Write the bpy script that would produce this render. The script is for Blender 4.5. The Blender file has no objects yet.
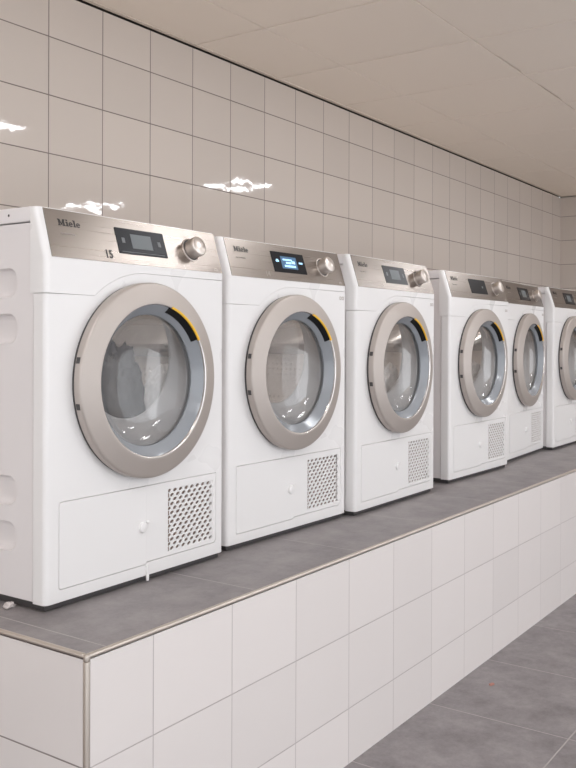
import bpy, bmesh, math, random
from mathutils import Vector, Matrix, noise
random.seed(4)
S = bpy.context.scene
COL = S.collection
PI = math.pi
H = 0.554            # height of the tiled ledge above the floor
W = 1.2102           # back wall (Y)
E = 6.382            # end wall (X)
CE = H + 1.7818      # ceiling height
XL, YF = -3.6, -3.4  # unseen sides, left open so world light fills the room

# ------------------------------------------------------------------ materials
def new_mat(name):
    m = bpy.data.materials.new(name); m.use_nodes = True
    nt = m.node_tree
    return m, nt, nt.nodes['Principled BSDF']

def simple(name, col, rough=.4, metal=0., spec=.5, coat=0., bump=0., bscale=400., emit=None, estr=0.):
    m, nt, b = new_mat(name)
    b.inputs['Base Color'].default_value = (*col, 1)
    b.inputs['Roughness'].default_value = rough
    b.inputs['Metallic'].default_value = metal
    b.inputs['Specular IOR Level'].default_value = spec
    b.inputs['Coat Weight'].default_value = coat
    if emit:
        b.inputs['Emission Color'].default_value = (*emit, 1)
        b.inputs['Emission Strength'].default_value = estr
    tc = nt.nodes.new('ShaderNodeTexCoord')
    n = nt.nodes.new('ShaderNodeTexNoise'); n.inputs['Scale'].default_value = bscale if bump else 6.
    nt.links.new(tc.outputs['Object'], n.inputs['Vector'])
    if bump:
        bp = nt.nodes.new('ShaderNodeBump'); bp.inputs['Strength'].default_value = bump; bp.inputs['Distance'].default_value = .001
        nt.links.new(n.outputs['Fac'], bp.inputs['Height']); nt.links.new(bp.outputs['Normal'], b.inputs['Normal'])
    else:
        r = nt.nodes.new('ShaderNodeMapRange')
        r.inputs['To Min'].default_value = rough * .92; r.inputs['To Max'].default_value = min(1, rough * 1.08)
        nt.links.new(n.outputs['Fac'], r.inputs['Value']); nt.links.new(r.outputs['Result'], b.inputs['Roughness'])
    return m

def tile_mat(name, axes, org, w, h, col, grout, gap=.0016, rough=.03, tilt=.009, wave=.022, mottled=None):
    """square tiles laid in straight rows; axes picks the two object coordinates the grid runs along"""
    m, nt, b = new_mat(name); N = nt.nodes; L = nt.links
    tc = N.new('ShaderNodeTexCoord'); sp = N.new('ShaderNodeSeparateXYZ'); L.new(tc.outputs['Object'], sp.inputs[0])
    def math_(op, a, c=None):
        q = N.new('ShaderNodeMath'); q.operation = op
        for k, v in enumerate((a, c)):
            if v is None: continue
            if isinstance(v, (int, float)): q.inputs[k].default_value = v
            else: L.new(v, q.inputs[k])
        return q.outputs[0]
    us, ds = [], []
    for ax, o, s in zip(axes, org, (w, h)):
        t = math_('DIVIDE', math_('SUBTRACT', sp.outputs[ax], o), s)
        us.append(math_('FLOOR', t))
        f = math_('FRACT', t)
        d = math_('MULTIPLY', math_('MINIMUM', f, math_('SUBTRACT', 1., f)), s)
        ds.append(d)
    d = math_('MINIMUM', ds[0], ds[1])
    mask = N.new('ShaderNodeMapRange'); mask.interpolation_type = 'SMOOTHSTEP'
    mask.inputs['From Min'].default_value = gap * .7; mask.inputs['From Max'].default_value = gap * 1.3
    L.new(d, mask.inputs['Value'])
    cell = N.new('ShaderNodeCombineXYZ'); L.new(us[0], cell.inputs[0]); L.new(us[1], cell.inputs[1])
    wn = N.new('ShaderNodeTexWhiteNoise'); wn.noise_dimensions = '3D'; L.new(cell.outputs[0], wn.inputs['Vector'])
    tone = N.new('ShaderNodeMapRange'); tone.inputs['To Min'].default_value = .965; tone.inputs['To Max'].default_value = 1.03
    L.new(wn.outputs['Value'], tone.inputs['Value'])
    base = N.new('ShaderNodeMix'); base.data_type = 'RGBA'; base.blend_type = 'MULTIPLY'; base.inputs[0].default_value = 1
    base.inputs[6].default_value = (*col, 1)
    if mottled:
        n1 = N.new('ShaderNodeTexNoise'); n1.inputs['Scale'].default_value = 7.; n1.inputs['Detail'].default_value = 10.; n1.inputs['Roughness'].default_value = .78
        L.new(tc.outputs['Object'], n1.inputs['Vector'])
        r1 = N.new('ShaderNodeMapRange'); r1.inputs['From Min'].default_value = .36; r1.inputs['From Max'].default_value = .64
        L.new(n1.outputs['Fac'], r1.inputs['Value'])
        mm = N.new('ShaderNodeMix'); mm.data_type = 'RGBA'
        mm.inputs[6].default_value = (*col, 1); mm.inputs[7].default_value = (*mottled, 1)
        L.new(r1.outputs[0], mm.inputs[0]); L.new(mm.outputs[2], base.inputs[6])
    L.new(tone.outputs[0], base.inputs[7])
    fin = N.new('ShaderNodeMix'); fin.data_type = 'RGBA'
    fin.inputs[6].default_value = (*grout, 1)
    L.new(base.outputs[2], fin.inputs[7]); L.new(mask.outputs[0], fin.inputs[0])
    L.new(fin.outputs[2], b.inputs['Base Color'])
    rr = N.new('ShaderNodeMapRange'); rr.inputs['To Min'].default_value = .85; rr.inputs['To Max'].default_value = rough
    L.new(mask.outputs[0], rr.inputs['Value']); L.new(rr.outputs[0], b.inputs['Roughness']); b.inputs['Specular IOR Level'].default_value = .36
    # each tile sits at its own slight tilt
    g = N.new('ShaderNodeNewGeometry')
    sub = N.new('ShaderNodeVectorMath'); sub.operation = 'SUBTRACT'; sub.inputs[1].default_value = (.5, .5, .5); L.new(wn.outputs['Color'], sub.inputs[0])
    sc = N.new('ShaderNodeVectorMath'); sc.operation = 'SCALE'; sc.inputs['Scale'].default_value = tilt; L.new(sub.outputs[0], sc.inputs[0])
    ad = N.new('ShaderNodeVectorMath'); ad.operation = 'ADD'; L.new(sc.outputs[0], ad.inputs[0]); L.new(g.outputs['Normal'], ad.inputs[1])
    no = N.new('ShaderNodeVectorMath'); no.operation = 'NORMALIZE'; L.new(ad.outputs[0], no.inputs[0])
    b1 = N.new('ShaderNodeBump'); b1.inputs['Strength'].default_value = .6; b1.inputs['Distance'].default_value = .0015
    L.new(mask.outputs[0], b1.inputs['Height']); L.new(no.outputs[0], b1.inputs['Normal'])
    n2 = N.new('ShaderNodeTexNoise'); n2.inputs['Scale'].default_value = 14.; n2.inputs['Detail'].default_value = 2.
    L.new(tc.outputs['Object'], n2.inputs['Vector'])
    b2 = N.new('ShaderNodeBump'); b2.inputs['Strength'].default_value = wave; b2.inputs['Distance'].default_value = .02
    L.new(n2.outputs['Fac'], b2.inputs['Height']); L.new(b1.outputs[0], b2.inputs['Normal'])
    L.new(b2.outputs[0], b.inputs['Normal'])
    return m

def brushed(name, col, rough=.33):
    m, nt, b = new_mat(name); N = nt.nodes; L = nt.links
    tc = N.new('ShaderNodeTexCoord'); mp = N.new('ShaderNodeMapping'); mp.inputs['Scale'].default_value = (3, 900, 900)
    L.new(tc.outputs['Object'], mp.inputs[0])
    n = N.new('ShaderNodeTexNoise'); n.inputs['Scale'].default_value = 1.; n.inputs['Detail'].default_value = 3.
    L.new(mp.outputs[0], n.inputs['Vector'])
    r = N.new('ShaderNodeMapRange'); r.inputs['To Min'].default_value = rough * .7; r.inputs['To Max'].default_value = rough * 1.35
    L.new(n.outputs['Fac'], r.inputs['Value']); L.new(r.outputs[0], b.inputs['Roughness'])
    bp = N.new('ShaderNodeBump'); bp.inputs['Strength'].default_value = .12; bp.inputs['Distance'].default_value = .0004
    L.new(n.outputs['Fac'], bp.inputs['Height']); L.new(bp.outputs[0], b.inputs['Normal'])
    b.inputs['Base Color'].default_value = (*col, 1); b.inputs['Metallic'].default_value = 1.
    return m

def glass_mat(name, tint=(.97, .965, .96), refl=1.):
    m = bpy.data.materials.new(name); m.use_nodes = True; nt = m.node_tree; N = nt.nodes; L = nt.links
    N.remove(N['Principled BSDF'])
    tr = N.new('ShaderNodeBsdfTransparent'); tr.inputs[0].default_value = (*tint, 1)
    gl = N.new('ShaderNodeBsdfGlossy'); gl.inputs['Roughness'].default_value = .02
    fr = N.new('ShaderNodeFresnel'); fr.inputs['IOR'].default_value = 1.6
    mu = N.new('ShaderNodeMath'); mu.operation = 'MULTIPLY'; mu.inputs[1].default_value = refl; mu.use_clamp = True
    L.new(fr.outputs[0], mu.inputs[0])
    tc = N.new('ShaderNodeTexCoord'); n = N.new('ShaderNodeTexNoise'); n.inputs['Scale'].default_value = 9.
    L.new(tc.outputs['Object'], n.inputs['Vector'])
    bp = N.new('ShaderNodeBump'); bp.inputs['Strength'].default_value = .02; bp.inputs['Distance'].default_value = .02
    L.new(n.outputs['Fac'], bp.inputs['Height']); L.new(bp.outputs[0], gl.inputs['Normal'])
    mx = N.new('ShaderNodeMixShader'); L.new(mu.outputs[0], mx.inputs[0]); L.new(tr.outputs[0], mx.inputs[1]); L.new(gl.outputs[0], mx.inputs[2])
    L.new(mx.outputs[0], N['Material Output'].inputs[0])
    return m

def drum_mat():
    """stainless drum sheet pierced with rows of small holes"""
    m, nt, b = new_mat('drum steel'); N = nt.nodes; L = nt.links
    tc = N.new('ShaderNodeTexCoord')
    v = N.new('ShaderNodeTexVoronoi'); v.inputs['Scale'].default_value = 55.; v.inputs['Randomness'].default_value = .15
    L.new(tc.outputs['Object'], v.inputs['Vector'])
    r = N.new('ShaderNodeMapRange'); r.inputs['From Min'].default_value = .18; r.inputs['From Max'].default_value = .26
    L.new(v.outputs['Distance'], r.inputs['Value'])
    mx = N.new('ShaderNodeMix'); mx.data_type = 'RGBA'; mx.inputs[6].default_value = (.70, .64, .60, 1); mx.inputs[7].default_value = (.90, .84, .80, 1)
    L.new(r.outputs[0], mx.inputs[0]); L.new(mx.outputs[2], b.inputs['Base Color'])
    b.inputs['Metallic'].default_value = .2; b.inputs['Roughness'].default_value = .34
    return m

TILE = (.80, .755, .735)
M = {}
WTILE_DIM = (.66, .597, .545)  # ledge tile colour darkened and warmed for the dimmer light up the wall
M['wall_tile'] = tile_mat('glazed wall tile', (0, 2), (.9332, CE - .172), .2498, .2003, WTILE_DIM, (.235, .198, .182), gap=.0019)
M['end_tile'] = tile_mat('glazed wall tile end', (1, 2), (W + .02, CE - .172), .2498, .2003, WTILE_DIM, (.235, .198, .182), gap=.0019)
M['ledge_tile'] = tile_mat('glazed ledge tile', (0, 2), (.1748, H - .2074), .2498, .1996, TILE, (.52, .475, .465), gap=.0012)
M['ledge_end'] = tile_mat('glazed ledge end tile', (1, 2), (.34, H - .2074), .34, .1996, TILE, (.30, .26, .25), gap=.0015)
M['slab_tile'] = tile_mat('grey stone tile', (0, 1), (.056, .36), .4645, .4645, (.33, .303, .303), (.46, .425, .42), gap=.0017, rough=.45, tilt=.004, wave=.03, mottled=(.21, .192, .194))
M['floor_tile'] = tile_mat('grey floor tile', (0, 1), (.944, -.432), .4685, .4685, (.30, .275, .278), (.40, .365, .36), gap=.0022, rough=.5, tilt=.004, wave=.03, mottled=(.175, .158, .162))
M['ceiling'] = simple('mineral fibre ceiling', (.95, .865, .765), .9, bump=.25, bscale=500)
M['ceil_trim'] = simple('painted ceiling angle', (.8, .72, .62), .6)
M['ceil_gap_shade'] = simple('backing painted as gap shade', (.10, .085, .075), .9)  # backing slab coloured near black as the shade between panels
M['void'] = simple('dark void', (.05, .045, .04), .9)
M['paint'] = simple('white wall paint', (.8, .76, .73), .7)
M['enamel'] = simple('white enamel', (.83, .815, .805), .28, coat=0.)
M['white_plastic'] = simple('white plastic', (.82, .805, .795), .38)
M['side_enamel'] = simple('white side enamel', (.80, .765, .76), .4)
M['steel'] = brushed('brushed stainless', (.31, .272, .243), .3)
M['trim_steel'] = simple('satin steel trim', (.66, .60, .54), .5, metal=1.)
M['ring'] = simple('champagne satin paint', (.49, .44, .405), .42, metal=.45)
M['lip'] = simple('bright ring lip', (.85, .82, .8), .18, metal=.9)
M['dish'] = simple('blue grey plastic', (.30, .32, .345), .2, spec=.6, coat=.3)
M['glass'] = glass_mat('door glass', refl=.6)
M['bowl'] = glass_mat('bowl glass', (.97, .965, .96), .26)
M['black'] = simple('black plastic', (.008, .008, .009), .4, spec=.25)
M['yellow'] = simple('yellow plastic', (.92, .52, .02), .4)
M['dark'] = simple('dark grey plastic', (.06, .055, .055), .5)
M['screen'] = simple('dark glass screen', (.012, .012, .014), .3, spec=.12)
M['lcd'] = simple('grey liquid crystal', (.16, .175, .18), .35, spec=.15)
M['lcd_line'] = simple('screen print', (.17, .175, .18), .4, spec=.1)
M['glow'] = simple('lit screen glyph', (.2, .4, .6), .3, emit=(.45, .72, 1.), estr=1.1)
M['glow_dim'] = simple('lit screen field', (.03, .07, .12), .3, emit=(.1, .28, .5), estr=.35)
M['dial'] = simple('satin dial metal', (.74, .68, .63), .3, metal=.8)
M['ink'] = simple('black print', (.03, .026, .026), .5)
M['grey_ink'] = simple('grey print', (.46, .405, .37), .5)
M['pale_ink'] = simple('pale print', (.42, .37, .33), .5)
M['tunnel'] = simple('grey opening plastic', (.54, .545, .56), .3)
M['drum'] = drum_mat()
M['added_drum_light'] = simple('added drum light', (1, 1, 1), .4, emit=(1., .95, .9), estr=70.)  # added glow that brightens the drum interior
M['lifter'] = simple('drum lifter steel', (.78, .76, .75), .25, metal=.5)
M['coil'] = simple('brown condenser mesh', (.36, .27, .23), .7)
M['cloth_white'] = simple('white cotton', (.82, .80, .79), .85, bump=.4, bscale=700)
M['cloth_grey'] = simple('dark grey cotton', (.035, .034, .04), .85, bump=.4, bscale=700)
M['lint'] = simple('grey lint', (.62, .57, .55), 1., bump=.5)
M['scrap'] = simple('reddish paper scrap', (.45, .22, .18), .8)
M['tube'] = simple('lamp panel', (1, 1, 1), .4, emit=(.98, 1., 1.04), estr=30.)

# ------------------------------------------------------------------ mesh helpers
class MB:
    def __init__(s): s.v = []; s.f = []; s.m = []; s.mi = 0; s.sm = []
    def add(s, vs, fs, smooth=False):
        o = len(s.v); s.v += [tuple(v) for v in vs]
        for f in fs: s.f.append(tuple(i + o for i in f)); s.m.append(s.mi); s.sm.append(smooth)
    def box(s, x0, x1, y0, y1, z0, z1, bev=0., seg=2):
        if bev <= 0:
            v = [(x, y, z) for z in (z0, z1) for y in (y0, y1) for x in (x0, x1)]
            s.add(v, [(0, 2, 3, 1), (4, 5, 7, 6), (0, 1, 5, 4), (2, 6, 7, 3), (0, 4, 6, 2), (1, 3, 7, 5)]); return
        b = bmesh.new(); bmesh.ops.create_cube(b, size=1)
        for v in b.verts: v.co = Vector(((x0 + x1) / 2 + v.co.x * (x1 - x0), (y0 + y1) / 2 + v.co.y * (y1 - y0), (z0 + z1) / 2 + v.co.z * (z1 - z0)))
        bmesh.ops.bevel(b, geom=b.edges[:], offset=bev, segments=seg, profile=.5, affect='EDGES')
        s.bm(b, True)
    def bm(s, b, smooth=False):
        b.verts.index_update()
        s.add([v.co for v in b.verts], [[v.index for v in f.verts] for f in b.faces], smooth); b.free()
    def loft(s, loops, closed=True, smooth=False):
        n = len(loops[0]); vs = [p for l in loops for p in l]; fs = []
        for k in range(len(loops) - 1):
            for i in range(n if closed else n - 1):
                j = (i + 1) % n
                fs.append((k * n + i, k * n + j, (k + 1) * n + j, (k + 1) * n + i))
        s.add(vs, fs, smooth)
    def fill(s, loops, smooth=False):
        b = bmesh.new(); ed = []
        for l in loops:
            vs = [b.verts.new(p) for p in l]
            for i in range(len(vs)): ed.append(b.edges.new((vs[i], vs[(i + 1) % len(vs)])))
        bmesh.ops.triangle_fill(b, use_beauty=True, use_dissolve=False, edges=ed)
        s.bm(b, smooth)
    def lathe(s, prof, cx=0., cz=0., n=96, smooth=True, a0=None, a1=None):
        """profile of (radius, y) turned about the Y axis; angles run clockwise from the top"""
        if a0 is None: an = [2 * PI * i / n for i in range(n)]; cl = True
        else: an = [a0 + (a1 - a0) * i / n for i in range(n + 1)]; cl = False
        s.loft([[(cx + r * math.sin(a), y, cz + r * math.cos(a)) for a in an] for r, y in prof], cl, smooth)
    def disc(s, r, y, cx=0., cz=0., n=96):
        s.add([(cx + r * math.sin(2 * PI * i / n), y, cz + r * math.cos(2 * PI * i / n)) for i in range(n)], [tuple(range(n))])
    def build(s, name, mats, parent=None, auto=None):
        me = bpy.data.meshes.new(name); me.from_pydata(s.v, [], s.f)
        for m in (mats if isinstance(mats, (list, tuple)) else [mats]): me.materials.append(m)
        for p, k, q in zip(me.polygons, s.m, s.sm): p.material_index = k; p.use_smooth = q
        b = bmesh.new(); b.from_mesh(me)
        bmesh.ops.remove_doubles(b, verts=b.verts[:], dist=1e-6)
        bmesh.ops.recalc_face_normals(b, faces=b.faces[:])
        for e in b.edges:
            if len(e.link_faces) == 2 and e.calc_face_angle(0) > math.radians(auto or 38): e.smooth = False
        b.to_mesh(me); b.free()
        return link(name, me, parent)

def link(name, me, parent=None):
    o = bpy.data.objects.new(name, me); COL.objects.link(o)
    if parent: o.parent = parent
    return o
def struct(o): o['kind'] = 'structure'; return o
def tag(o, label, cat, group=None):
    o['label'] = label; o['category'] = cat
    if group: o['group'] = group
    return o
def empty(name, loc, rz=0.):
    o = bpy.data.objects.new(name, None); COL.objects.link(o); o.location = loc; o.rotation_euler = (0, 0, rz)
    o.empty_display_size = .1
    return o

def rrect(x0, x1, z0, z1, r, n=6):
    """rounded rectangle outline; r is one radius or four (bottom left, bottom right, top right, top left)"""
    rs = (r,) * 4 if isinstance(r, (int, float)) else r
    out = []
    for (cx, cz, sx, sz, a), q in zip(((x0, z0, 1, 1, PI), (x1, z0, -1, 1, 1.5 * PI), (x1, z1, -1, -1, 0), (x0, z1, 1, -1, .5 * PI)), rs):
        if q <= 0: out.append((cx, cz)); continue
        for i in range(n + 1):
            t = a + .5 * PI * i / n
            out.append((cx + sx * q + q * math.cos(t), cz + sz * q + q * math.sin(t)))
    return out

def circ(cx, cz, r, n=96): return [(cx + r * math.sin(2 * PI * i / n), cz + r * math.cos(2 * PI * i / n)) for i in range(n)]

# ------------------------------------------------------------------ the room
b = MB(); b.box(XL - .1, E + .1, YF - .1, W + .1, -.08, 0); struct(b.build('floor', M['floor_tile']))
b = MB(); b.box(XL - .1, E + .1, W, W + .1, 0, CE - .0115); b.box(XL - .1, E + .1, W + .075, W + .1, CE - .0115, CE + .05); struct(b.build('wall_back', M['wall_tile']))
b = MB(); b.box(E, E + .1, YF - .1, W, 0, CE - .0115); b.box(E + .075, E + .1, YF - .1, W + .03, CE - .0115, CE + .05); struct(b.build('wall_right', M['end_tile']))

# suspended ceiling: loose panels laid with fine gaps
PX, PY, GX, GY = .58, .615, 1.69, .235
b = MB()
g = .0022
for i in range(-10, 9):
    x0, x1 = GX + i * PX, GX + (i + 1) * PX
    x0, x1 = max(x0, XL), min(x1, E - .002)
    if x1 - x0 < .01: continue
    for j in range(-6, 2):
        y0, y1 = GY + j * PY, GY + (j + 1) * PY
        y0, y1 = max(y0, YF), min(y1, W - .002)
        if y1 - y0 < .01: continue
        a0, a1, c0, c1 = x0 + g * 1.9, x1 - g * 1.9, y0 + g, y1 - g
        out = [(a0, c0), (a1, c0), (a1, c1), (a0, c1)]
        if j == -1 and i in (1, 2):       # two panels with a chipped edge leave a wider gap
            n0, n1 = (2.52, 2.80) if i == 1 else (3.02, 3.36)
            out = [(a0, c0), (a1, c0), (a1, c1), (n1, c1), (n1, c1 - .006), (n0, c1 - .004), (n0, c1), (a0, c1)]
        dz = random.uniform(0, .0012)
        lo = [[(x, y, CE + .012) for x, y in out], [(x, y, CE + dz + .0015) for x, y in out]]
        ins = [(x + (g if x < (x0 + x1) / 2 else -g) * .8, y + (g if y < (y0 + y1) / 2 else -g) * .8, CE + dz) for x, y in out]
        lo.append(ins); b.loft(lo); b.fill([ins])
b.mi = 1
b.box(XL - .1, E + .1, YF - .1, W + .1, CE + .0125, CE + .06)
ceil = struct(b.build('ceiling', [M['ceiling'], M['ceil_gap_shade']]))
b = MB(); b.box(XL, E - .022, W - .022, W - .0015, CE - .003, CE - .0003)
struct(b.build('trim_1', M['ceil_trim']))
b = MB(); b.box(E - .022, E - .0015, YF, W - .0015, CE - .003, CE - .0003)
struct(b.build('trim_2', M['ceil_trim']))

# tiled ledge the dryers stand on
led = empty('tiled_ledge', (0, 0, 0))
tag(led, 'long raised ledge of white tiles with a grey tiled top, carrying the row of dryers', 'ledge')
TW = .009
b = MB(); b.box(TW, E - .0005, 0, .02, 0, H - .0087); b.build('front_tiling', M['ledge_tile'], led)
b = MB(); b.box(0, .02, TW, W - .0005, 0, H - .0087); b.build('end_tiling', M['ledge_end'], led)
b = MB(); b.box(TW * .8, E - .0005, TW * .8, W - .0005, H - .03, H); b.build('worktop_tiling', M['slab_tile'], led)
b = MB(); b.box(-.001, E - .0005, -.002, TW, H - .0072, H + .0012, .0035, 3); b.build('edge_strip', M['trim_steel'], led)
b = MB(); b.box(-.002, TW, TW * .9, W - .0005, H - .0072, H + .0012, .0035, 3); b.build('edge_strip', M['trim_steel'], led)
b = MB(); b.box(-.0015, TW, -.0015, TW, 0, H - .012, .003, 3); b.build('corner_strip', M['trim_steel'], led)
b = MB(); b.box(-.003, .0085, -.003, .0085, H - .0135, H + .0014, .004, 3); b.build('corner_cap', M['trim_steel'], led)

# ------------------------------------------------------------------ the tumble dryer
HW, DEP, CZ = .299, .59, .477          # half width, depth, door centre height
ZS, ZT, DY = .744, .853, .036          # slanted control panel: foot, top, setback
RC = .012
SL = Vector((0, DY, ZT - ZS)).normalized(); NRM = Vector((0, -(ZT - ZS), DY)).normalized()
def fas(x, z, h=0.):
    return Vector((x, (z - ZS) * DY / (ZT - ZS), z)) + NRM * h
def fas_poly(b, pts, h0, h1, holes=()):
    t = [fas(x, z, h1) for x, z in pts]; o = [fas(x, z, h0) for x, z in pts]
    b.loft([o, t]); b.fill([t] + [[fas(x, z, h1) for x, z in q] for q in holes])

def front_panel(b, outline, holes=(), depth=.038, split=None):
    """flat panel whose outer vertical edges wrap round to the sides"""
    def lp(lim, y):
        r = []
        for x, z in outline:
            yy = y + max(0, (z - ZS)) * DY / (ZT - ZS)
            r.append((max(-lim, min(lim, x)), yy, z))
        return r
    loops = [[(x, depth, z) for x, y, z in lp(HW, 0)]]
    for k in range(7):
        t = .5 * PI * k / 6
        loops.append(lp(HW - RC * (1 - math.cos(t)), RC * (1 - math.sin(t))))
    b.loft(loops, True, True)
    last = loops[-1]
    if split is None: b.fill([last] + [[(x, 0, z) for x, z in h] for h in holes])
    else:
        i, j = split
        b.fill([last[:i + 1] + last[j:]]); b.add(last[i:j + 1], [tuple(range(j + 1 - i))])
    for h in holes: b.loft([[(x, 0, z) for x, z in h], [(x, .03, z) for x, z in h]])

def make_dryer():
    root = empty('tumble_dryer', (0, 0, 0))
    # --- cabinet shell with stamped side recesses
    b = MB()
    SX = .2965
    for s in (-1, 1):
        slots = [rrect(.093, .40, z0, z1, .027, 8) for z0, z1 in ((.662, .725), (.562, .627), (.214, .278), (.116, .179))]
        oy0, oy1, oz0, oz1 = .0435, DEP, .018, .8185
        rim = [(oy0, oz0), (oy1, oz0), (oy1, oz1), (oy0, oz1)]
        f = [(s * SX, y, z) for y, z in rim]
        b.fill([f] + [[(s * SX, y, z) for y, z in q] for q in slots])
        b.loft([[(s * SX, oy0, oz0), (s * SX, oy0, oz1)], [(s * (SX + .0012), oy0 - .0015, oz0), (s * (SX + .0012), oy0 - .0015, oz1)],
                [(s * (SX + .0012), oy0 - .0035, oz0), (s * (SX + .0012), oy0 - .0035, oz1)], [(s * (SX - .02), oy0 - .0035, oz0), (s * (SX - .02), oy0 - .0035, oz1)]], False)
        for q in slots:
            cy = sum(p[0] for p in q) / len(q); cz = sum(p[1] for p in q) / len(q)
            hy = max(p[0] for p in q) - cy; hz = max(p[1] for p in q) - cz
            lo = []
            for ins, d in ((0, 0), (.0008, .005), (.003, .012), (.008, .0165), (.014, .0175)):
                lo.append([(s * (SX - d), cy + (y - cy) * (hy - ins) / hy, cz + (z - cz) * (hz - ins) / hz) for y, z in q])
            b.loft(lo, True, True); b.fill([lo[-1]])
    b.add([(-SX, DEP, .018), (SX, DEP, .018), (SX, DEP, .8185), (-SX, DEP, .8185)], [(0, 1, 2, 3)])
    b.add([(-SX, .04, .018), (SX, .04, .018), (SX, DEP, .018), (-SX, DEP, .018)], [(0, 1, 2, 3)])
    b.build('cabinet', M['side_enamel'], root)
    # --- worktop lid
    b = MB(); b.box(-.2985, .2985, .0495, DEP + .005, .821, .8535, .003, 3)
    b.mi = 1
    b.lathe([(.0, 0), (.0032, 0)], n=10)
    nv = 20
    for k in range(len(b.v) - nv, len(b.v)):
        x, y, z = b.v[k]; b.v[k] = (-.2987, .119 + x, .838 + z)
    b.build('worktop', [M['side_enamel'], M['dark']], root)
    # --- upper front panel (seam follows the door)
    RA, ZL, ZR = .25, .669, CZ + .25
    xl = -math.sqrt(RA * RA - (ZL - CZ) ** 2)
    a_s = math.atan2(xl, ZL - CZ)
    arc = [(RA * math.sin(a_s * (1 - k / 24)), CZ + RA * math.cos(a_s * (1 - k / 24))) for k in range(25)]
    seam = [(-HW, ZL)] + arc + [(HW, ZR)]
    b = MB()
    gp = .0007
    ga = .0003
    low_edge = [(-HW, ZL + gp)] + [(x * (RA + ga) / RA, CZ + (z - CZ) * (RA + ga) / RA) for x, z in arc] + [(HW, ZR + gp)]
    top = [(HW, ZS), (HW, ZT - .0015), (HW - .002, ZT + .0005), (-HW + .006, ZT + .0005), (-HW + .002, ZT - .001), (-HW, ZT - .005), (-HW, ZS)]
    front_panel(b, low_edge + top, (), .049, (len(low_edge), len(low_edge) + len(top) - 1))
    b.build('upper_front_panel', M['enamel'], root)
    # --- lower front panel with door opening and service opening
    top_edge = [(-HW, ZL - gp)] + [(x * (RA - ga) / RA, CZ + (z - CZ) * (RA - ga) / RA) for x, z in arc] + [(HW, ZR - gp)]
    out = [(-HW, .021), (-HW, .015 + .0), (HW, .015), (HW, .021)] + [p for p in reversed(top_edge)]
    u = lambda t: t - HW
    kick = [(u(.3048), .0405), (u(.3056), .0452)] + rrect(u(.0365), u(.5675), .0452, .2275, (0, .012, .004, .007))[1:]
    kick = kick + rrect(u(.0365), u(.5675), .0405, .2275, (.007, .012, .004, .007))[:7]
    b = MB(); front_panel(b, out, [circ(0, CZ, .168), kick])
    b.build('lower_front_panel', M['enamel'], root)
    # --- service flap and grille panel
    b = MB()
    def plate(b, o, holes=(), y=0., th=.012):
        i = [(x, y, z) for x, z in o]
        cx = sum(p[0] for p in o) / len(o); cz = sum(p[1] for p in o) / len(o)
        i2 = [(x + (.0008 if x < cx else -.0008), y, z + (.0008 if z < cz else -.0008)) for x, z in o]
        b.loft([[(x, y + th, z) for x, z in o], [(x, y + .0008, z) for x, z in o], i2]); b.fill([i2] + [[(x, y, z) for x, z in h] for h in holes])
        for h in holes: b.loft([[(x, y, z) for x, z in h], [(x, y + .008, z) for x, z in h]])
    plate(b, rrect(u(.0378), u(.3052), .0418, .2262, (.006, .001, .001, .006)), y=-.0012)
    flap = b.build('service_flap', M['white_plastic'], root)
    b = MB(); kx, kz = u(.291), .131
    b.lathe([(.0125, -.001), (.0125, -.004), (.011, -.0065), (.007, -.0078), (0, -.008)], kx, kz, 32)
    b.box(kx + .012, kx + .021, -.0045, -.001, kz + .007, kz + .0125, .0015)
    b.build('lock_knob', M['white_plastic'], flap)
    b = MB()
    gx0, gx1, gz0, gz1 = u(.381), u(.552), .057, .209
    plate(b, rrect(u(.3055), u(.5662), .0465, .2262, (.001, .010, .003, .001)), [rrect(gx0, gx1, gz0, gz1, .003)])
    gpnl = b.build('grille_panel', M['white_plastic'], root)
    b = MB(); b.add([(gx0 - .004, .0095, gz0 - .004), (gx1 + .004, .0095, gz0 - .004), (gx1 + .004, .0095, gz1 + .004), (gx0 - .004, .0095, gz1 + .004)], [(0, 1, 2, 3)])
    b.build('condenser_mesh', M['coil'], gpnl)
    b = MB(); nx, nz = 8, 14
    cw, ch = (gx1 - gx0) / nx, (gz1 - gz0) / nz
    for j in range(nz):
        for i in range(nx):
            ox = gx0 + (i + (.25 if j % 2 else .75) - .25) * cw; cx = ox + cw * .25; cz = gz0 + (j + .5) * ch
            # one lattice cell: rectangle with a slanting oval hole
            x0, x1 = cx - cw * .5, cx + cw * .5
            x0c, x1c = max(x0, gx0), min(x1, gx1)
            n = 12
            hole = []
            for k in range(n):
                t = 2 * PI * k / n
                px = cw * .33 * math.cos(t); pz = ch * .40 * math.sin(t)
                hole.append((min(max(cx + px + pz * .45, x0c + .0008), x1c - .0008), cz + pz))
            o = [(x0c, cz - ch / 2), (x1c, cz - ch / 2), (x1c, cz + ch / 2), (x0c, cz + ch / 2)]
            b.fill([[(x, .0012, z) for x, z in o], [(x, .0012, z) for x, z in hole]])
            b.loft([[(x, .0012, z) for x, z in hole], [(x, .0042, z) for x, z in hole]])
        e0, e1 = (gx1 - cw * .5, gx1) if j % 2 else (gx0, gx0 + cw * .5)
        if j % 2: b.add([(gx1 - cw * .5, .0012, gz0 + j * ch), (gx1, .0012, gz0 + j * ch), (gx1, .0012, gz0 + (j + 1) * ch), (gx1 - cw * .5, .0012, gz0 + (j + 1) * ch)], [(0, 1, 2, 3)])
    b.build('grille', M['white_plastic'], gpnl)
    # --- dark plinth, set low and forward as contact shade, and feet
    b = MB(); b.box(-.290, .290, .011, DEP - .02, .0015, .0185); b.build('base', M['dark'], root)
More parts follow.
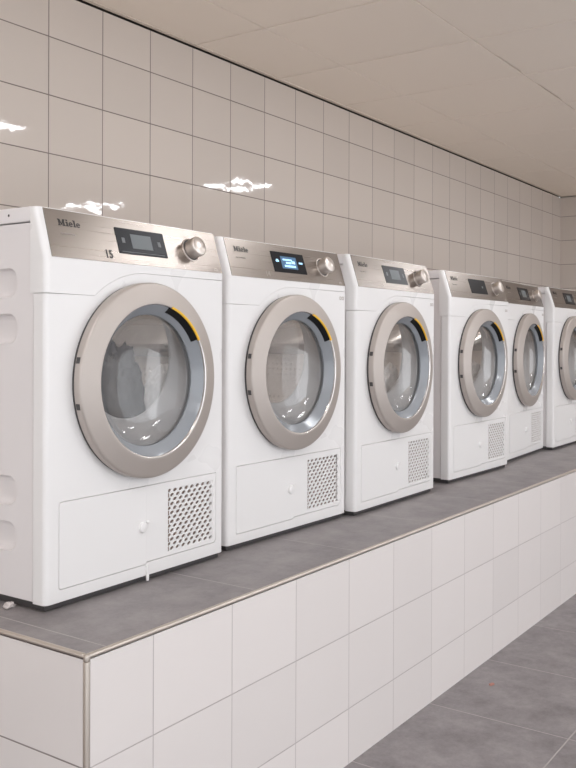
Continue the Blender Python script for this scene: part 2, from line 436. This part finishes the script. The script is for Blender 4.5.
    for x in (-.25, .25):
        for y in (.06, DEP - .05):
            b = MB()
            pr = [(0, 0), (.019, 0), (.020, .003), (.013, .006), (.013, .012)]
            an = [2 * PI * k / 20 for k in range(20)]
            b.loft([[(x + r * math.cos(a), y + r * math.sin(a), z) for a in an] for r, z in pr], True, True)
            b.build('foot', M['dark'], root)
    # --- control panel
    b = MB(); fas_poly(b, [(u(.0165), ZS + .002), (u(.5905), ZS + .002), (u(.5935), ZT - .0015), (u(.0205), ZT - .0015)], -.001, .0012)
    cp = b.build('control_panel', M['steel'], root)
    b = MB(); cx, cz = u(.4815), .7985
    def turned(b, prof, x0, z0, n=48):
        o = fas(x0, z0); lo = []
        for r, h in prof:
            lo.append([o + Vector((1, 0, 0)) * r * math.cos(2 * PI * k / n) + SL * r * math.sin(2 * PI * k / n) + NRM * h for k in range(n)])
        b.loft(lo, True, True)
        return lo[-1]
    turned(b, [(.031, .001), (.0305, .0035), (.0285, .004), (.027, .002)], cx, cz)
    last = turned(b, [(.0235, .001), (.0255, .0285), (.0245, .032), (.0225, .0335), (.0, .0338)], cx, cz)
    b.mi = 1
    turned(b, [(.027, .0014), (.022, .0013)], cx, cz)
    b.build('dial', [M['dial'], M['dark']], cp)
    # maker's lettering, slab serif capitals built from strokes
    b = MB(); sc = .0146; x0, z0 = u(.0535), .8165
    def pl(pts):
        fas_poly(b, [(x0 + p[0] * sc, z0 + p[1] * sc) for p in pts], .001, .0016)
    R = lambda a, c, d, e: pl([(a, d), (c, d), (c, e), (a, e)])
    R(.12, .36, 0, 1); R(.98, 1.27, 0, 1); R(0, .5, 0, .15); R(.84, 1.4, 0, .15); R(0, .3, .85, 1); R(1.1, 1.4, .85, 1)
    pl([(.12, 1), (.62, .12), (.78, .12), (.44, 1)]); pl([(.96, 1), (.62, .12), (.78, .12), (1.2, 1)])
    R(1.62, 1.92, 0, .68); R(1.5, 2.04, 0, .14); R(1.5, 1.7, .54, .68); R(1.6, 1.93, .8, 1.02)
    def e_(o):
        n = 22
        for k in range(n):
            a, c = math.radians(8 + 312 * k / n), math.radians(8 + 312 * (k + 1) / n)
            q = lambda r, rz, t: (o + .38 + r * math.cos(t), .34 + rz * math.sin(t))
            pl([q(.17, .21, a), q(.40, .36, a), q(.40, .36, c), q(.17, .21, c)])
        R(o + .12, o + .74, .29, .42)
    e_(2.1); R(3.08, 3.38, 0, 1.04); R(2.96, 3.5, 0, .14); R(2.96, 3.2, .9, 1.04); e_(3.56)
    b.build('brand_lettering', M['ink'], cp)
    text_part('range_lettering', 'PROFESSIONAL', u(.055), .797, .0062, M['grey_ink'], cp)
    b = MB(); mx = u(.566); 
    for k in range(8):
        a, c = math.radians(20 + 140 * k / 8), math.radians(20 + 140 * (k + 1) / 8)
        q = lambda r, t: (mx + r * 1.3 * math.cos(t), .7525 + r * .9 * math.sin(t))
        fas_poly(b, [q(.0035, a), q(.0062, a), q(.0062, c), q(.0035, c)], .001, .0016)
    fas_poly(b, [(mx - .009, .7505), (mx + .009, .7505), (mx + .009, .7525), (mx - .009, .7525)], .001, .0016)
    b.build('arc_mark', M['grey_ink'], cp)
    # --- door
    b = MB()
    b.lathe([(.2235, -.0062), (.2268, -.0064), (.2278, -.0076), (.2282, -.0225), (.2275, -.0245)], 0, CZ, 128)
    b.lathe([(.2275, -.0245), (.2262, -.0262), (.2245, -.0272)], 0, CZ, 128)
    b.lathe([(.2245, -.0272), (.2205, -.0284), (.186, -.0372), (.1815, -.0383), (.179, -.0382)], 0, CZ, 128)
    b.mi = 2
    b.lathe([(.2262, .0005), (.2262, -.0065)], 0, CZ, 128)  # dark band painted in as the shadow gap behind the ring
    b.mi = 1
    b.lathe([(.179, -.0382), (.1775, -.0374), (.1768, -.0355), (.1765, -.031)], 0, CZ, 128)
    door = b.build('door', [M['ring'], M['lip'], M['dark']], root)
    b = MB(); b.lathe([(.1768, -.033), (.171, -.0285), (.157, -.0135), (.1545, -.0115), (.1535, -.0095), (.1535, -.006)], 0, CZ, 128)
    b.build('inner_frame', M['dish'], door)
    b = MB(); b.lathe([(.1545, -.0105), (.14, -.0128), (.11, -.0158), (.07, -.0182), (.03, -.0193), (0, -.0195)], 0, CZ, 96)
    b.build('door_glass', M['glass'], door)
    b = MB(); b.lathe([(.1535, -.006), (.149, .002), (.138, .011), (.115, .021), (.08, .028), (.04, .0315), (0, .0325)], 0, CZ, 96)
    b.build('glass_bowl', M['bowl'], door)
    a0, a1 = math.radians(15), math.radians(57)
    b = MB()
    pr = [(.1650, -.0195), (.1655, -.0255), (.1765, -.0362), (.1772, -.033)]
    b.lathe(pr, 0, CZ, 24, True, a0, a1)
    for a in (a0, a1):
        b.add([(r * math.sin(a), y, CZ + r * math.cos(a)) for r, y in pr], [(0, 1, 2, 3)])
    hd = b.build('grip_recess', M['black'], door)
    b = MB()
    pr = [(.1762, -.0355), (.1762, -.0394), (.1812, -.0398), (.1818, -.0378)]
    b.lathe(pr, 0, CZ, 24, True, math.radians(17), math.radians(58))
    for a in (math.radians(17), math.radians(58)):
        b.add([(r * math.sin(a), y, CZ + r * math.cos(a)) for r, y in pr], [(0, 1, 2, 3)])
    b.build('grip_strip', M['yellow'], door)
    for dz in (.05, -.05):
        b = MB(); th = math.asin(dz / .2275); q = []
        for t in (th - .030, th + .030):
            for r in (.224, .2288):
                q.append((-r * math.cos(t), CZ + r * math.sin(t)))
        v = [(x, y, z) for y in (-.0205, -.0095) for x, z in q]
        b.add(v, [(0, 1, 3, 2), (4, 6, 7, 5), (0, 4, 5, 1), (2, 3, 7, 6), (1, 5, 7, 3), (0, 2, 6, 4)])
        b.build('hinge_cover', M['dark'], door)
    # --- door opening and drum
    b = MB(); n = 72; lo = []
    for r, y, dz in ((.1675, .0, 0), (.158, .001, 0), (.154, .003, 0), (.1535, .008, .006), (.151, .036, .038), (.1505, .048, .052), (.1495, .052, .055), (.1495, .058, .056), (.153, .063, .056), (.285, .066, 0)):
        lo.append([(r * math.sin(2 * PI * k / n), y, CZ + dz + r * math.cos(2 * PI * k / n)) for k in range(n)])
    b.loft(lo, True, True); b.build('door_opening', M['tunnel'], root)
    b = MB(); b.lathe([(.268, .068), (.272, .075), (.272, .48), (.262, .50), (.20, .505), (.19, .497), (.10, .497), (.09, .485), (0, .483)], 0, CZ, 96)
    drum = b.build('drum', M['drum'], root)
    b = MB()
    b.lathe([(.018, .0685), (.018, .0735), (.016, .075), (0, .0755)], 0, CZ + .232, 24)
    b.build('added_drum_light', M['added_drum_light'], drum)  # added light source, not a known part of the machine
    for k in range(3):
        b = MB(); a = math.radians(70 + 120 * k)
        lo = []
        for y in (.09, .13, .30, .45, .485):
            hh = .045 if .1 < y < .47 else .008
            row = []
            for dt, r in ((-.17, .271), (-.10, .271 - hh * .55), (-.03, .271 - hh), (.03, .271 - hh), (.10, .271 - hh * .55), (.17, .271)):
                row.append((r * math.sin(a + dt), y, CZ + r * math.cos(a + dt)))
            lo.append(row)
        b.loft(lo, False, True); b.build('drum_lifter', M['lifter'], drum)
    return root, cp

def text_part(name, body, x, z, size, mat, parent, bold=0., squeeze=1.):
    cu = bpy.data.curves.new(name, 'FONT'); cu.body = body; cu.size = size; cu.offset = bold; cu.extrude = .0003; cu.resolution_u = 4
    t = bpy.data.objects.new('tmp', cu); COL.objects.link(t)
    bpy.context.view_layer.update()
    me = bpy.data.meshes.new_from_object(t.evaluated_get(bpy.context.evaluated_depsgraph_get()))
    bpy.data.objects.remove(t); bpy.data.curves.remove(cu)
    for v in me.vertices:
        tx, tz, th = v.co
        v.co = fas(x, z) + Vector((1, 0, 0)) * tx * squeeze + SL * tz + NRM * (.0016 + th)
    me.name = name; me.materials.clear(); me.materials.append(mat)
    return link(name, me, parent)

def make_screen(kind, cp):
    """display window in the control panel"""
    u = lambda t: t - HW
    b = MB(); x0, x1, z0, z1 = u(.2215), u(.386), .7695, .8305
    fas_poly(b, rrect(x0, x1, z0, z1, .002, 3), .001, .0022)
    w, h = x1 - x0, z1 - z0
    def q(a, c, d, e, mi, top=.0026):
        b.mi = mi; fas_poly(b, [(x0 + a * w, z0 + d * h), (x0 + c * w, z0 + d * h), (x0 + c * w, z0 + e * h), (x0 + a * w, z0 + e * h)], .002, top)
    if kind == 'lit':
        q(.26, .74, .2, .8, 2)
        q(.32, .60, .60, .68, 3, .0029); q(.40, .56, .44, .54, 3, .0029); q(.34, .68, .28, .38, 3, .0029); q(.58, .68, .46, .6, 3, .0029)
        q(.10, .19, .5, .58, 3, .0029); q(.12, .17, .58, .63, 3, .0029); q(.81, .92, .5, .58, 3, .0029)
    elif kind == 'dark':
        q(.72, .80, .42, .56, 1)  # small grey patch drawn as a highlight on the black screen
    else:
        q(.29, .71, .24, .80, 1)
        q(.10, .16, .42, .62, 4); q(.84, .90, .42, .62, 4)
        if kind == 'grey':
            q(.06, .94, .07, .09, 4)
    return b.build('display_screen', [M['screen'], M['lcd'], M['glow_dim'], M['glow'], M['lcd_line']], cp)

def badge(root):
    b = MB()
    for k in (0, 1):
        x = .2585 + k * .014
        for (a, c, d, e) in ((0, .010, 0, .0018), (0, .010, .0085, .0103), (0, .002, 0, .0103), (.008, .010, 0, .0103)):
            b.box(x + a, x + c, -.0005, .001, .7005 + d, .7005 + e)
    return b.build('square_badge', M['pale_ink'], root)

# fit of the six machines: left edge, front edge, small turn
FIT = [(.1190, .2549, .012), (.7640, .2865, -.0170), (1.3835, .2525, .0110), (2.1751, .2856, -.0211), (2.8829, .3206, .0523), (3.4990, .3062, .0047)]
LABELS = [
    'white tumble dryer marked 15, nearest one, at the corner of the tiled ledge',
    'white tumble dryer with a lit blue display, second nearest, beside the dryer marked 15',
    'white tumble dryer third from the left, with a wide gap on its right side',
    'white tumble dryer fourth from the left, black blank display, just past the wide gap',
    'white tumble dryer fifth from the left, set back and partly hidden behind its left neighbour',
    'white tumble dryer farthest right, cut off by the edge of the picture',
]
proto, cp0 = make_dryer()
SHARED = []
def kids(o): return [c for c in COL.objects if c.parent == o]
TREE = [(c, [(d, None) for d in kids(c)]) for c in kids(proto)]
roots, panels = [], []
for i, (lx, fy, an) in enumerate(FIT):
    if i == 0: r, cp = proto, cp0
    else:
        r = proto.copy(); COL.objects.link(r); cp = None
        for c, subs in TREE:
            k = c.copy(); COL.objects.link(k); k.parent = r
            if c is cp0: cp = k
            for d, _ in subs:
                q = d.copy(); COL.objects.link(q); q.parent = k
    r.location = (lx + HW * math.cos(an), fy + HW * math.sin(an), H + .0005); r.rotation_euler = (0, 0, an)
    tag(r, LABELS[i], 'dryer', 'tumble dryers in a row on the tiled ledge')
    roots.append(r); panels.append(cp)
scr = [make_screen('grey', panels[0]), make_screen('lit', panels[1]), make_screen('plain', panels[2]), make_screen('dark', panels[3])]
scr[1]['label'] = 'lit display with pale blue glyphs'
for k in (4, 5):
    s = scr[2].copy(); COL.objects.link(s); s.parent = panels[k]
uu = lambda t: t - HW
t15 = text_part('number_sticker', '15', uu(.1735), .7555, .028, M['ink'], panels[0], .0006, .9); t15['label'] = 'black number 15'
text_part('number_sticker', '14', uu(.172), .7535, .024, M['pale_ink'], panels[1], -.0001, .95)
text_part('number_sticker', '13', uu(.172), .7535, .024, M['pale_ink'], panels[2], -.0001, .95)
bd = badge(roots[1])
for k in (2, 3, 4):
    s = bd.copy(); COL.objects.link(s); s.parent = roots[k]
b = MB(); b.box(uu(.3035), uu(.3115), -.004, .004, .0165, .0395, .0015); b.box(uu(.3005), uu(.3085), -.007, -.002, .003, .0185, .0015)
b.build('pull_tab', M['white_plastic'], roots[0])

# ------------------------------------------------------------------ laundry lying in the drums
def laundry(i, mat, label, cx, cy, rx, ry, rz, seed, top):
    b = bmesh.new(); bmesh.ops.create_icosphere(b, subdivisions=5, radius=1)
    off = Vector((seed * 3.1, seed * 1.7, seed * .9))
    R = .262
    for v in b.verts:
        d = v.co.normalized()
        n = noise.noise(d * 2.1 + off) * .35 + (1 - abs(noise.noise(d * 4.3 + off * 2))) * .38 + noise.noise(d * 9 + off) * .10
        p = Vector((cx + d.x * rx * (.8 + n * .6), cy + d.y * ry * (.8 + n * .5), top - rz + d.z * rz * (.75 + n * .8)))
        rr = math.hypot(p.x, p.z)
        if rr > R: p.x *= R / rr; p.z *= R / rr
        p.y = min(max(p.y, .085), .46)
        v.co = p
    m = MB(); m.bm(b, True)
    lx, fy, an = FIT[i]
    o = m.build('laundry', mat, None, 80)
    base = Vector((lx + HW * math.cos(an), fy + HW * math.sin(an), H + CZ + .0005))
    o.location = base; o.rotation_euler = (0, 0, an)
    return tag(o, label, 'laundry', 'laundry inside the dryers')
laundry(0, M['cloth_grey'], 'dark grey laundry, enlarged in place of a dark reflection, behind the round door of the dryer marked 15', .06, .18, .085, .10, .20, 1.3, .09)  # heap enlarged to stand in for a figure reflected in the door
laundry(0, M['cloth_white'], 'white folded laundry on the right inside the dryer marked 15', .225, .15, .035, .07, .12, 2.2, .02)
laundry(2, M['cloth_white'], 'crumpled white laundry in the drum of the dryer left of the wide gap', .155, .135, .085, .05, .10, 4.7, .0)
laundry(3, M['cloth_white'], 'small white laundry heap in the drum of the fourth dryer from the left', .195, .125, .06, .045, .09, 7.4, .0)

# ------------------------------------------------------------------ bits of dirt
def crumb(name, mat, loc, size, seed, label, cat):
    b = bmesh.new(); bmesh.ops.create_icosphere(b, subdivisions=3, radius=1)
    for v in b.verts:
        n = 1 + .6 * noise.noise(v.co * 1.8 + Vector((seed, 0, 0)))
        v.co = Vector((v.co.x * size[0] * n, v.co.y * size[1] * n, max(0, size[2] * (.7 + v.co.z * n))))
    m = MB(); m.bm(b, True); o = m.build(name, mat, None, 80); o.location = loc
    return tag(o, label, cat)
crumb('lint_tuft', M['lint'], (.104, .35, H), (.011, .009, .008), 2., 'pale tuft of lint on the ledge beside the left foot of the dryer marked 15', 'lint')
crumb('paper_scrap', M['scrap'], (1.666, -.10, 0), (.012, .007, .003), 5., 'tiny reddish scrap lying on the grey floor tile near the ledge', 'scrap')

# ------------------------------------------------------------------ ceiling lights (above the aisle)
def make_light():
    r = empty('ceiling_light', (0, 0, 0))
    b = MB(); f = .29
    b.box(-f, f, -f, f, -.012, 0)
    for a, c, d, e in ((-f, f, -f, -f + .014), (-f, f, f - .014, f), (-f, -f + .014, -f + .014, f - .014), (f - .014, f, -f + .014, f - .014)):
        b.box(a, c, d, e, -.03, -.0121)
    b.build('frame', M['white_plastic'], r)
    for x in (-.14, .14):
        for y in (-.13, .13):
            b = MB(); b.box(x - .085, x + .085, y - .05, y + .05, -.024, -.0125, .003, 2)
            b.build('lamp_panel', M['tube'], r)
    return r
pl_ = make_light(); LT = kids(pl_)
side = {-.69: 'near the ledge', -2.32: 'across the aisle'}
for j, y in enumerate((-.69, -2.32)):
    for i in range(4):
        x = 1.98 + 2.40 * (i - 2)
        if i == 0 and j == 0: r = pl_
        else:
            r = pl_.copy(); COL.objects.link(r)
            for c in LT:
                k = c.copy(); COL.objects.link(k); k.parent = r
        r.location = (x, y, CE - .0005)
        tag(r, 'square ceiling light with four lamp panels, %s from the end wall, %s' % (('fourth', 'third', 'second', 'nearest')[i], side[y]), 'ceiling light', 'ceiling lights above the aisle')

# ------------------------------------------------------------------ camera
yaw, pit, rol, f, cy = .6075, -.0035, .0038, 898.31, 342.21
c, s = math.cos(yaw), math.sin(yaw)
fw = Vector((c, s, 0)); rt = Vector((s, -c, 0)); up = Vector((0, 0, 1))
fw2 = fw * math.cos(pit) + up * math.sin(pit); up2 = up * math.cos(pit) - fw * math.sin(pit)
rt2 = rt * math.cos(rol) + up2 * math.sin(rol); up3 = up2 * math.cos(rol) - rt * math.sin(rol)
cam = bpy.data.cameras.new('camera'); co = bpy.data.objects.new('camera', cam); COL.objects.link(co)
mw = Matrix.Identity(4)
for r_ in range(3): mw[r_][0], mw[r_][1], mw[r_][2] = rt2[r_], up3[r_], -fw2[r_]
mw[0][3], mw[1][3], mw[2][3] = -1.1273, -1.2254, H + .5751
co.matrix_world = mw
cam.sensor_fit = 'AUTO'; cam.sensor_width = 36; cam.lens = f / 768 * 36
cam.shift_y = (cy - 384) / 768; cam.clip_start = .02
S.camera = co

WORLD = 1.5
w = bpy.data.worlds.new('World'); S.world = w; w.use_nodes = True
w.node_tree.nodes['Background'].inputs[0].default_value = (.98, 1, 1.04, 1); w.node_tree.nodes['Background'].inputs[1].default_value = WORLD
S.view_settings.view_transform = 'Standard'; S.view_settings.look = 'None'; S.view_settings.gamma = 1; S.view_settings.use_curve_mapping = False
S.view_settings.exposure = .13
S.cycles.use_denoising = True
S.cycles.max_bounces = 14; S.cycles.diffuse_bounces = 8; S.cycles.glossy_bounces = 6; S.cycles.transparent_max_bounces = 12
S.cycles.caustics_reflective = False; S.cycles.caustics_refractive = False
S.cycles.sample_clamp_indirect = 6
